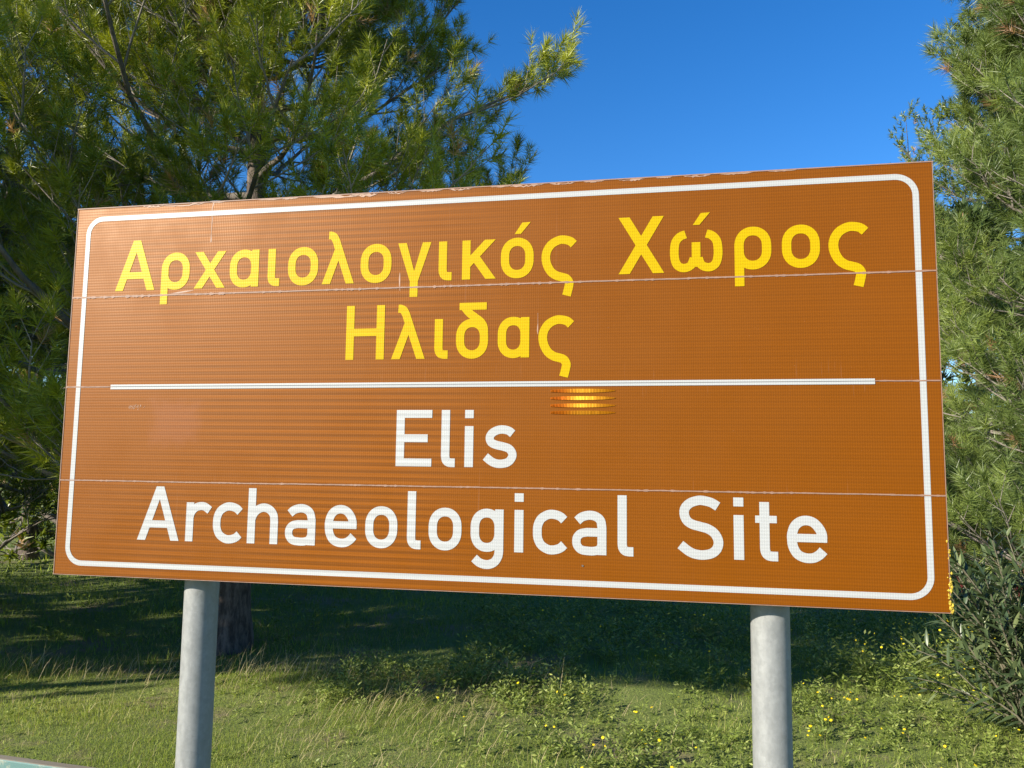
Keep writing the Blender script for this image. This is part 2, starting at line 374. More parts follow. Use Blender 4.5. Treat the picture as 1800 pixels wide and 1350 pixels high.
    # rounded white border
    def rrect(a, b, r, n=12):
        P = []
        for cx, cz, a0 in ((a - r, b - r, 0), (-a + r, b - r, 90), (-a + r, -b + r, 180), (a - r, -b + r, 270)):
            for i in range(n + 1):
                t = R_(a0 + 90 * i / n); P.append((cx + r * math.cos(t), cz + r * math.sin(t)))
        return P
    o_, i_ = rrect(.8272, .3670, .039), rrect(.8168, .3566, .0286); n = len(o_)
    V = [(x, -.0006, z) for x, z in o_] + [(x, -.0006, z) for x, z in i_]
    F = [(k, n + k, n + (k + 1) % n, (k + 1) % n) for k in range(n)]
    link('border', mesh_pd('border', V, F), M['white'], root)
    # ---------------- lettering (units: millimetres, origin at the left of the letter on its baseline)
    def catmull(P, n=7):
        P = [np.array(p, float) for p in P]; Q = [2 * P[0] - P[1]] + P + [2 * P[-1] - P[-2]]; out = []
        for i in range(1, len(Q) - 2):
            for t in np.arange(n) / n:
                a, b, c, d = Q[i - 1:i + 3]
                out.append(.5 * (2 * b + (c - a) * t + (2 * a - 5 * b + 4 * c - d) * t * t + (3 * b - a - 3 * c + d) * t ** 3))
        return out + [P[-1]]
    def ribbon(P, w=16.2, closed=False, hs=None, he=None):
        P = [np.array(p, float) for p in P]; n = len(P); L = []; Rr = []
        for i in range(n):
            a = P[(i - 1) % n] if (closed or i) else P[0]; b = P[(i + 1) % n] if (closed or i < n - 1) else P[-1]
            t = (b - a) / np.linalg.norm(b - a); nr = np.array([-t[1], t[0]])
            l, r = P[i] + nr * w / 2, P[i] - nr * w / 2
            for tgt, c in ((hs, i == 0), (he, i == n - 1)):
                if c and tgt is not None:
                    l = l + t * (tgt - l[1]) / t[1]; r = r + t * (tgt - r[1]) / t[1]
            L.append(l); Rr.append(r)
        m = n if closed else n - 1
        return [[L[i], Rr[i], Rr[(i + 1) % n], L[(i + 1) % n]] for i in range(m)]
    def ring(x0, x1, y0, y1, w=16.2):
        a, b = (x1 - x0) / 2 - w / 2, (y1 - y0) / 2 - w / 2; cx, cy = (x0 + x1) / 2, (y0 + y1) / 2; ra = a; rb = min(b, a * 1.12); P = []
        for sy, a0 in ((1, 0), (1, 90), (-1, 180), (-1, 270)):
            for i in range(11):
                t = R_(a0 + 9 * i)
                c, s_ = math.cos(t), math.sin(t)
                P.append((cx + ra * math.copysign(abs(c) ** .93, c), cy + sy * (b - rb) + rb * math.copysign(abs(s_) ** .93, s_)))
        Q = [P[0]]
        for p in P[1:]:
            if abs(p[0] - Q[-1][0]) + abs(p[1] - Q[-1][1]) > .05: Q.append(p)
        if abs(Q[0][0] - Q[-1][0]) + abs(Q[0][1] - Q[-1][1]) < .05: Q.pop()
        return ribbon(Q, w, True)
    def rect(x0, x1, y0, y1): return [[(x0, y0), (x1, y0), (x1, y1), (x0, y1)]]
    XH, CH, S_ = 77, 107.5, 16.4
    def foot(w, h, st=16.4): return ribbon([(8.2, h), (8.2, 21)] + catmull([(8.2, 20), (9.6, 13.5), (13.5, 9), (20, 7.6)], 4)[1:] + [(w, 7.6)], st)
    def g_A(w): return [[[(0, 0), (18.5, 0), (w / 2, 82), (w / 2, CH), (w / 2 - 8.5, CH)], [(w, 0), (w - 18.5, 0), (w / 2, 82), (w / 2, CH), (w / 2 + 8.5, CH)]], rect(w * .22, w * .78, 25, 39.5)]
    def g_rho(w): return [ring(0, w, -1, XH + 1), rect(0, S_, -31, 38)]
    def g_chi(w, h=XH, c=19): return [[[(0, 0), (c, 0), (w, h), (w - c, h)]], [[(w - c, 0), (w, 0), (c, h), (0, h)]]]
    def g_alpha(w): return [ring(0, w - 1, -1, XH + 1), rect(w - S_, w, 0, XH)]
    def g_iota(w): return [foot(w, XH)]
    def g_o(w): return [ring(0, w, -1, XH + 1)]
    def g_lam(w): return [ribbon(catmull([(12.5, 99.5), (18, 99), (24, 95.5), (28.5, 87)], 5) + [(59.5, 0)], 16, he=0), [[(0, 0), (17.5, 0), (38, 58), (33, 76), (30, 82)]]]
    def g_gam(w): return [[[(0, XH), (17.5, XH), (w / 2, 20), (25.5, 0)], [(w, XH), (w - 17.5, XH), (w / 2, 20), (42, 0)], [(25.5, 0), (w / 2, 20), (42, 0), (41.7, -31), (25.7, -31)]]]
    def g_kap(w): return [rect(0, S_, 0, XH), ribbon([(9, 28), (w - 11, XH)], 15.5, he=XH), ribbon([(24, 46), (w - 9.5, 0)], 16.5, he=0)]
    def g_acc(w): return [[[(0, 0), (12, 0), (31, 22.6), (14.5, 22.0)]]]
    def g_sig(w): return [ribbon(catmull([(62, 61), (54.5, 67.5), (43, 70.5), (33, 69.8), (20, 63), (11.5, 51), (8.8, 38), (11, 24), (18.5, 10), (29, 2), (39, -1.2), (48, -4.5), (53.2, -12), (52.5, -21), (48.5, -37)], 6), 16.4)]
    def g_H(w): return [rect(0, S_, 0, CH), rect(w - S_, w, 0, CH), rect(S_ - 1, w - S_ + 1, 46.5, 61.5)]
    def g_delta(w): return [ring(0, w, -1, XH - 1), ribbon(catmull([(13, 103), (25, 88), (38, 78), (49, 69), (54.5, 58), (55, 45)], 5), 15.5), rect(6, w - 3.5, 93.3, CH)]
    def g_omega(w): return [ribbon(catmull([(28.5, 69.5), (19, 66), (11, 57), (8.2, 44), (8.2, 28), (12, 14), (20, 7.5), (29, 7), (38, 12), (43, 24)], 6), 15.6), ribbon(catmull([(w - 28.5, 69.5), (w - 19, 66), (w - 11, 57), (w - 8.2, 44), (w - 8.2, 28), (w - 12, 14), (w - 20, 7.5), (w - 29, 7), (w - 38, 12), (w - 43, 24)], 6), 15.6), rect(w / 2 - 7.8, w / 2 + 7.8, 8, 54)]
    def g_X(w): return g_chi(w, CH, 20.5)
    def g_r(w): return [rect(0, S_, 0, XH), ribbon(catmull([(8, 46), (12, 58), (20, 66.5), (31, 70), (41, 68.8), (51.5, 62)], 6), 16)]
    def g_c(w): return [ribbon(catmull([(57.5, 60.5), (50, 67), (38, 70.5), (27, 69.5), (15, 62), (9, 50), (8, 38.5), (9, 27), (15, 15), (27, 7.5), (38, 6.5), (50, 10), (57.5, 16.5)], 6), 16.2)]
    def g_h(w): return [rect(0, S_, 0, CH), ribbon(catmull([(8, 46), (13, 58), (22, 66.5), (34, 70), (46, 66.5), (54.5, 57), (w - 8.2, 44)], 6) + [(w - 8.2, 0)], 16.4)]
    def g_a(w): return [ribbon(catmull([(9.5, 60), (18, 67), (31, 70.5), (43, 68.5), (51.5, 61.5), (w - 8.2, 49)], 6) + [(w - 8.2, 0)], 16.2), ribbon([(w - 8, 40)] + catmull([(27, 40), (16, 37.5), (9.5, 31), (8, 23.5), (9.5, 16), (16, 9), (27, 6.8), (40, 6.8), (50, 10.5), (w - 8, 20)], 5), 15.2)]
    def g_e(w): return [ribbon(catmull([(w - 8.2, 34), (w - 8.5, 48), (51.5, 59), (43, 67.5), (32, 70.5), (21, 67.8), (12.5, 59.5), (8.3, 47), (8, 36), (10, 24), (17, 12.5), (29, 7), (42, 7.2), (52, 12.5), (59, 20)], 6), 16.2, hs=33.5), rect(10, w - 9, 33.5, 47.5)]
    def g_l(w): return [foot(w, CH)]
    def g_g(w): return [ring(0, w - 1, -1, XH + 1), ribbon([(w - 8.2, XH), (w - 8.2, 2)] + catmull([(w - 8.2, 0), (w - 10, -9), (w - 16, -18.5), (w - 26, -23.6), (26, -23.6), (16, -20), (7.5, -13)], 6)[1:], 16.2)]
    def g_i(w): return [rect(0, w, 0, XH), rect(0, w, 92, CH)]
    def g_S(w): return [ribbon(catmull([(71, 91), (60, 97.5), (46, 101), (36, 100.8), (23, 96), (14.5, 87), (13.2, 76), (17.5, 65.5), (27, 59), (40, 55.5), (53, 52), (64.5, 44.5), (71, 32), (69.5, 19.5), (61.5, 10.5), (49, 6.6), (36, 6.6), (22, 11), (6, 23)], 6), 16.4)]
    def g_t(w): return [ribbon([(15.5, 100.5), (15.5, 21)] + catmull([(15.5, 20), (17, 13.5), (21, 9), (27, 7.6)], 4)[1:] + [(w, 7.6)], 16.4), rect(0, w - 1, 64.5, XH)]
    def g_E(w): return [rect(0, S_, 0, CH), rect(S_ - 1, w, 0, 15), rect(S_ - 1, w * .885, 46, 61), rect(S_ - 1, w, 92.5, CH)]
    def g_s(w): return [ribbon(catmull([(57.6, 63), (50, 68.5), (39, 70.8), (28, 69.3), (18, 63.5), (13.8, 55), (17, 46.5), (27, 41.8), (40, 39), (51, 35), (57, 27), (56.5, 18.5), (49.5, 10.3), (38, 7), (27, 7.4), (17, 11.5), (6, 20)], 6), 15.6)]
    glyph = dict((k[2:], f) for k, f in locals().items() if k.startswith('g_'))
    def put(gl, u0, u1, base, mat, name='letter', acc=None):
        parts = glyph[gl](u1 - u0)
        if acc: parts = parts + [[[(x + acc[0], y + acc[1]) for x, y in p] for p in g_acc(0)[0]]]
        V = []; F = []
        for lay, polys in enumerate(parts):
            for p in polys:
                a = sum(p[i][0] * p[(i + 1) % len(p)][1] - p[(i + 1) % len(p)][0] * p[i][1] for i in range(len(p)))
                if a < 0: p = p[::-1]
                o2 = len(V); V += [((u0 + q[0]) / 1000, -.0006 - lay * .00007, (base + q[1]) / 1000) for q in p]
                F.append(tuple(range(o2, o2 + len(p))))
        link(name, mesh_pd(name, V, F), mat, root)
    Y_, Wh = M['yellow'], M['white']
    for gl, a, b in [('A', -749.4, -656.5), ('rho', -642, -577), ('chi', -566.2, -495.4), ('alpha', -486, -421.4), ('iota', -401.5, -375.4), ('o', -357.2, -292.2), ('lam', -283.3, -215), ('o', -202, -137.8), ('gam', -124.7, -56.9), ('iota', -41.3, -14.9), ('kap', 5.7, 72)]: put(gl, a, b, 203.3, Y_)
    put('o', 82.2, 145.7, 203.5, Y_, acc=(26.4, 85.3)); put('sig', 160.4, 228.9, 203.3, Y_)
    put('X', 306, 389.3, 203.5, Y_); put('omega', 399.8, 493.6, 204.6, Y_, acc=(41.5, 86.5))
    for gl, a, b in [('rho', 514.5, 578.5), ('o', 596.6, 661.1), ('sig', 675, 744.4)]: put(gl, a, b, 205.2, Y_)
    for gl, a, b in [('H', -227.5, -148.4), ('lam', -133.2, -65.1), ('iota', -46.4, -19.6), ('delta', -3.6, 59.5), ('alpha', 78.2, 139), ('sig', 155.8, 224.2)]: put(gl, a, b, 50.3, Y_)
    for gl, a, b in [('E', -118.3, -47.3), ('l', -28.6, -1.3), ('i', 17.2, 34), ('s', 51.7, 117.2)]: put(gl, a, b, -156, Wh)
    for gl, a, b in [('A', -663, -569.5), ('r', -555.5, -498.8), ('c', -495.6, -431.9), ('h', -421, -356.1), ('a', -341, -277.6), ('e', -258, -193.3), ('o', -175.7, -111.4), ('l', -92, -64.9), ('o', -49.6, 14.2), ('g', 31.8, 94.3), ('i', 114.7, 131.6), ('c', 149.5, 210.7), ('a', 221.4, 283.7), ('l', 303.6, 331.7), ('S', 408, 487.8), ('i', 505.5, 522.5), ('t', 542, 579.1), ('e', 594.6, 660)]: put(gl, a, b, -310.5, Wh)
    # posts
    for u in (-0.555, 0.5715):
        r = 0.034; yc = D + 0.014 + r
        zt = HS / 2 + (0.010 if u < 0 else -0.03); zb = -SIGN_Z - 0.35
        p = MB().lathe([(r, zb), (r, zb + .8), (r, -.6), (r, -.2), (r, zt), (r * 1.04, zt), (r * 1.04, zt + .004), (r * .8, zt + .009), (r * .3, zt + .012)], u, yc, 40).obj('post', M['galv'], root, smooth=True)
        m = p.modifiers.new('edges', 'EDGE_SPLIT'); m.split_angle = R_(40)
        for z in (0.29, 0.0, -0.29):
            MB().lathe([(r + .001, z - .018), (r + .004, z - .018), (r + .004, z + .018), (r + .001, z + .018)], u, yc, 28, cap=False).obj('clamp', M['alu'], p, smooth=False)
    return root
build_sign()

# ------------------------------------------------------------------ pines
def norm(a): return a / np.maximum(np.linalg.norm(a, axis=-1, keepdims=True), 1e-9)
def tubes(P, Rd, k, tint):
    """P (N,n,3), Rd (N,n) -> batch of tubes"""
    N, n, _ = P.shape
    T = norm(np.gradient(P, axis=1)); up = np.where(np.abs(T[..., 2:3]) > .9, np.array([1., 0, 0]), np.array([0, 0, 1.]))
    A = norm(np.cross(T, up)); B = np.cross(T, A)
    ang = np.arange(k) * 2 * math.pi / k
    V = P[:, :, None, :] + Rd[:, :, None, None] * (A[:, :, None, :] * np.cos(ang)[:, None] + B[:, :, None, :] * np.sin(ang)[:, None])
    i, j = np.meshgrid(np.arange(n - 1), np.arange(k), indexing='ij')
    q = np.stack([i * k + j, i * k + (j + 1) % k, (i + 1) * k + (j + 1) % k, (i + 1) * k + j], -1).reshape(-1, 4)
    F = (q[None] + (np.arange(N) * n * k)[:, None, None]).reshape(-1, 4)
    return V.reshape(-1, 3), F, np.full(N * n * k, tint)
def pine(name, label, loc, H, base, rad, nprim, seed, mat, shoots=3, needles=60, nlen=.085, nwid=.0028, slen=.16, nsec=9, ntwig=6, trunk_r=.12, group=None, lean=(0, 0), prof=None, tint_c=.45, cut=None, tint_up=.25, xlim=None, twigs=True):
    rg = np.random.default_rng(seed)
    root = empty(name, (loc[0], loc[1], float(gz(loc[0], loc[1])) - 0.06)); tag(root, label, 'tree', group)
    # trunk
    n = 18; t = np.linspace(0, 1, n); wob = np.cumsum(rg.normal(0, .018, (n, 2)), 0)
    TP = np.stack([lean[0] * t + wob[:, 0], lean[1] * t + wob[:, 1], H * t], 1); TP[0, :2] = 0
    TR = trunk_r * (1 - t) ** .8 + .012; TR[0] *= 1.45; TR[1] *= 1.06
    tz = np.concatenate([np.linspace(0, .25, 24), np.linspace(.26, 1, 20)])
    TPf = np.stack([np.interp(tz, t, TP[:, i]) for i in range(3)], 1); TRf = np.interp(tz, t, TR)
    tv, tf, tt = tubes(TPf[None], TRf[None], 26, 0.0)
    tv = tv.reshape(len(tz), 26, 3)          # plated bark
    ridge = rg.normal(0, 1, (len(tz), 26)); ridge = (ridge + np.roll(ridge, 1, 0) + .5 * np.roll(ridge, -1, 0)) / 2
    tv = (TPf[:, None] + (tv - TPf[:, None]) * (1 + .075 * ridge[..., None])).reshape(-1, 3)
    # primary limbs
    if prof is None: prof = lambda s: (np.sin(np.clip(s, 0, 1) ** .75 * math.pi) ** .7 * .85 + .15) if np.isscalar(s) else np.sin(np.clip(s, 0, 1) ** .75 * math.pi) ** .7 * .85 + .15
    s = np.sort(rg.uniform(0, 1, nprim)); zb = base + (H * .97 - base) * s
    az = np.arange(nprim) * 2.39996 + rg.normal(0, .35, nprim)
    L = rad * prof(s) * rg.uniform(.72, 1.12, nprim)
    if xlim is not None:
        ca = np.cos(az) * math.copysign(1, xlim); L = np.where(ca > .15, np.minimum(L, abs(xlim) * rg.uniform(.72, 1.0, nprim) / np.maximum(ca, .15)), L)
    m = 9; tt9 = np.linspace(0, 1, m)[None, :]
    elev = -.18 + .95 * s + rg.normal(0, .1, nprim)
    dx, dy = np.cos(az), np.sin(az)
    org = np.stack([np.interp(zb, TP[:, 2], TP[:, i]) for i in range(3)], 1)
    curl = rg.normal(0, .25, nprim)
    rad_t = L[:, None] * tt9; zz = L[:, None] * (np.tan(np.clip(elev, -.5, 1.0))[:, None] * tt9 + (.32 - .25 * s)[:, None] * (tt9 ** 2.4) - .12 * np.sin(tt9 * math.pi))
    aa = az[:, None] + curl[:, None] * tt9 ** 2
    P1 = org[:, None] + np.stack([np.cos(aa) * rad_t, np.sin(aa) * rad_t, zz], -1) + np.cumsum(rg.normal(0, .02, (nprim, m, 3)), 1) * (tt9[..., None] > 0)
    R1 = (.012 + .020 * L[:, None] * .6) * (1 - .82 * tt9)
    parts = [(tv, tf, tt), tubes(P1, R1, 6, .30)]
    def child(P, per, t0, t1, lenf, spread, upb, m2, jit):
        N, n, _ = P.shape
        t = (t0 + (t1 - t0) * (np.arange(per) + rg.uniform(0, 1, (N, per))) / per); t[:, -1] = np.minimum(t[:, -1], .995)
        x = t * (n - 1); i = np.clip(x.astype(int), 0, n - 2); fr = (x - i)[..., None]
        r = np.arange(N)[:, None]
        O = P[r, i] * (1 - fr) + P[r, i + 1] * fr; T = norm(P[r, i + 1] - P[r, i])
        side = norm(np.cross(T, np.array([0, 0, 1.])) + 1e-6); sg = np.where((np.arange(per) % 2)[None, :, None] == 0, 1., -1.)
        rl = rg.uniform(-1, 1, (N, per, 1)); bn = np.cross(side, T)
        D = norm(T * (1 - .3 * rg.uniform(0, 1, (N, per, 1))) + side * sg * spread * rg.uniform(.5, 1.2, (N, per, 1)) + bn * rl * spread * .6 + np.array([0, 0, upb]))
        ln = lenf(t, N, per)[..., None]
        u = np.linspace(0, 1, m2)
        Q = O[:, :, None] + (D * ln)[:, :, None] * u[:, None] + np.array([0, 0, 1.]) * (ln[:, :, None] * jit * u[:, None] ** 2)
        Q = Q + np.cumsum(rg.normal(0, .012, Q.shape), 2) * (u[:, None] > 0) * ln[:, :, None]
        return Q.reshape(N * per, m2, 3), t.reshape(-1)
    Lp = np.repeat(L[:, None], nsec, 1)
    P2, t2 = child(P1, nsec, .22, 1.0, lambda t, N, p: Lp * (.52 - .34 * t) * rg.uniform(.7, 1.3, (N, p)) + .12, .85, .16, 6, .18)
    R2 = np.linspace(.011, .0035, 6)[None].repeat(len(P2), 0); parts.append(tubes(P2, R2, 4, .65))
    P3, t3 = child(P2, ntwig, .15, 1.0, lambda t, N, p: (.38 - .16 * t) * rg.uniform(.55, 1.25, (N, p)), .8, .30, 4, .28)
    R3 = np.linspace(.0042, .002, 4)[None].repeat(len(P3), 0)
    if cut is not None:
        keep = cut(P3[:, -1] + np.array([loc[0], loc[1], 0])); P3, R3 = P3[keep], R3[keep]
    if twigs: parts.append(tubes(P3[:, [0, 2, 3]], R3[:, [0, 2, 3]], 3, .8))
    V, F, T = joinVF(parts)
    link('trunk', mesh_tris('trunk', V, F, T, smooth=True), M['bark'], root)
    # shoots carrying needles
    N3 = len(P3); st = np.concatenate([np.full((N3, 1), .97), rg.uniform(.3, .95, (N3, shoots - 1))], 1)
    x = st * 3; i = np.clip(x.astype(int), 0, 2); fr = (x - i)[..., None]; r = np.arange(N3)[:, None]
    O = P3[r, i] * (1 - fr) + P3[r, i + 1] * fr; Tn = norm(P3[r, i + 1] - P3[r, i])
    D = norm(Tn + rg.normal(0, .42, Tn.shape) + np.array([0, 0, .30])); D[:, 0] = norm(Tn[:, 0] + np.array([0, 0, .22]))
    O = O.reshape(-1, 3); D = D.reshape(-1, 3); NS = len(O)
    sl = slen * rg.uniform(.55, 1.3, NS)
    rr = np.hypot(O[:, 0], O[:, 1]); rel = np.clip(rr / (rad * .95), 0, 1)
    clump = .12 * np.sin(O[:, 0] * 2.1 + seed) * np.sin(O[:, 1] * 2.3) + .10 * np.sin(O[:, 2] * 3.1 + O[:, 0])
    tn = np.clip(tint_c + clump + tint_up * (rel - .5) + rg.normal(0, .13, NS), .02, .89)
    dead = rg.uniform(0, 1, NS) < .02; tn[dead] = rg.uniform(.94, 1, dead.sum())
    q = np.linspace(0.05, 1, needles)[None] ** .7 + rg.normal(0, .03, (NS, needles)); q = np.clip(q, 0, 1)
    side = norm(np.cross(D, rg.normal(0, 1, D.shape))); up2 = np.cross(D, side)
    ph = rg.uniform(0, 2 * math.pi, (NS, needles, 1))
    an = (R_(72) - R_(46) * q + rg.normal(0, .13, q.shape))[..., None]
    nd = D[:, None] * np.cos(an) + (side[:, None] * np.cos(ph) + up2[:, None] * np.sin(ph)) * np.sin(an)
    b0 = O[:, None] + D[:, None] * (sl[:, None, None] * q[..., None])
    nl = (nlen * rg.uniform(.75, 1.2, (NS, needles)) * (1 - .15 * q))[..., None]
    wv = norm(np.cross(nd, rg.normal(0, 1, nd.shape))) * nwid * .5
    droop = np.array([0, 0, -1.]) * nl * .10
    Vn = np.stack([b0 + wv, b0 - wv, b0 + nd * nl + droop], 2).reshape(-1, 3)
    Fn = np.arange(len(Vn)).reshape(-1, 3)
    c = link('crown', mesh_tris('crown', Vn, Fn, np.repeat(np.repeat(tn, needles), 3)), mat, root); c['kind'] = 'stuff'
    return root
flat_prof = lambda s: .80 + .22 * np.sin(np.clip(s / .45, 0, 1) * math.pi) - .62 * np.clip(s - .38, 0, 1) / .62
full_prof = lambda s: .80 + .24 * np.sin(np.clip(s / .6, 0, 1) * math.pi) - .60 * np.clip(s - .55, 0, 1) / .45
# large pine whose trunk shows below the board
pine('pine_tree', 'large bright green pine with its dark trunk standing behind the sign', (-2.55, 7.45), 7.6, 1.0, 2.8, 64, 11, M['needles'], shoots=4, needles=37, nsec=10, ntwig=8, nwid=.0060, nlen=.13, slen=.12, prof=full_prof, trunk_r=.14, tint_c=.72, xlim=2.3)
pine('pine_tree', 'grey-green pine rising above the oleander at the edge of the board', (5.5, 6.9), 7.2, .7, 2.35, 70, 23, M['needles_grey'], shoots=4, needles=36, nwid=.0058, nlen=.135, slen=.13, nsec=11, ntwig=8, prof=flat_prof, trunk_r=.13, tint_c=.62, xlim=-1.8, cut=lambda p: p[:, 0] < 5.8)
BG = 'pines in the grove behind'
pine('pine_tree', 'tall pine with sunlit tufts crowding against the large trunked pine', (-6.1, 9.4), 9.0, 1.4, 2.7, 44, 37, M['needles'], shoots=3, needles=20, nwid=.0115, nlen=.14, slen=.14, nsec=9, ntwig=7, prof=flat_prof, tint_c=.55)
# pine standing left of the view; its shade lies across the grass
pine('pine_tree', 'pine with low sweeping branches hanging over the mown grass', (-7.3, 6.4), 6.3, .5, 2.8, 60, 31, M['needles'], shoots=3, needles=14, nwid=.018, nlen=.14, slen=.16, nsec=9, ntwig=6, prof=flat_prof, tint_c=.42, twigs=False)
pine('pine_tree', 'unseen high-crowned pine with a bare lower trunk, added for its shade', (-8.33, 4.48), 6.4, 3.0, 1.75, 42, 33, M['needles'], shoots=3, needles=11, nwid=.027, nlen=.13, slen=.2, nsec=8, ntwig=6, tint_c=.42, lean=(2.05, -3.15), trunk_r=.05, twigs=False)  # unseen; added and leaned so its crown shades the ground behind the sign
pine('pine_tree', 'unseen broad pine added to thicken the shade behind the grass', (-11.6, 4.4), 7.5, .8, 2.8, 36, 34, M['needles'], shoots=3, needles=12, nwid=.028, nlen=.14, slen=.2, nsec=8, ntwig=5, prof=flat_prof, tint_c=.42, twigs=False)  # added out of view for denser ground shade
pine('pine_tree', 'unseen dense pine with foliage down to the ground, added for its shade', (-9.7, 7.6), 7.0, .4, 2.8, 46, 35, M['needles'], shoots=3, needles=14, nwid=.028, nlen=.16, slen=.2, nsec=8, ntwig=5, prof=flat_prof, tint_c=.42, twigs=False)  # added out of view to close lit gaps in the far shade
pine('pine_tree', 'unseen small rounded pine added to extend the shade of the high-crowned pine', (-7.1, 4.85), 5.0, 1.6, 1.15, 30, 36, M['needles'], shoots=3, needles=11, nwid=.027, nlen=.13, slen=.16, nsec=7, ntwig=6, tint_c=.42, trunk_r=.07, twigs=False)  # added out of view to fill the shade edge along the grass
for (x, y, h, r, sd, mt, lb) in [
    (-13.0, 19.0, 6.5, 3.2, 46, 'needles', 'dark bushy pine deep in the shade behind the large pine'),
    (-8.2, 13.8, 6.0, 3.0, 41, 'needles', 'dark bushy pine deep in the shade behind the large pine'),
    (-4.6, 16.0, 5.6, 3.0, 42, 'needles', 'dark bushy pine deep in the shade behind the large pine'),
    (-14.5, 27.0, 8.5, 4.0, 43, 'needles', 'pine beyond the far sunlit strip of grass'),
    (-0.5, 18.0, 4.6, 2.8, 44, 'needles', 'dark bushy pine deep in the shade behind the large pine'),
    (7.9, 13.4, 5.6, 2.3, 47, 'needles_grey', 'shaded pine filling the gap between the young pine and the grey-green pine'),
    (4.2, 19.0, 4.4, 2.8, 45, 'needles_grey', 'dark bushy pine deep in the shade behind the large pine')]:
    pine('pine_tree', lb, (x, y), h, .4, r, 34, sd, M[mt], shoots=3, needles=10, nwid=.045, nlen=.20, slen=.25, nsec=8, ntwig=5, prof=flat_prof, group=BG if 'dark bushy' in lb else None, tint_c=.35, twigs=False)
pine('pine_tree', 'tall distant pine with small rounded tufts against the blue sky', (11.6, 17.5), 13.5, 4.5, 3.0, 44, 51, M['needles'], shoots=3, needles=17, nwid=.018, nlen=.11, slen=.16, nsec=8, ntwig=6, prof=flat_prof, tint_c=.35, cut=lambda p: p[:, 0] < 12.2, twigs=False)
pine('young_pine', 'young yellow-green pine low behind the oleander', (7.0, 11.2), 2.9, .2, 1.35, 40, 61, M['needles_yellow'], shoots=3, needles=14, nwid=.017, nlen=.08, slen=.10, nsec=7, ntwig=5, prof=flat_prof, trunk_r=.05, tint_c=.4, twigs=False)

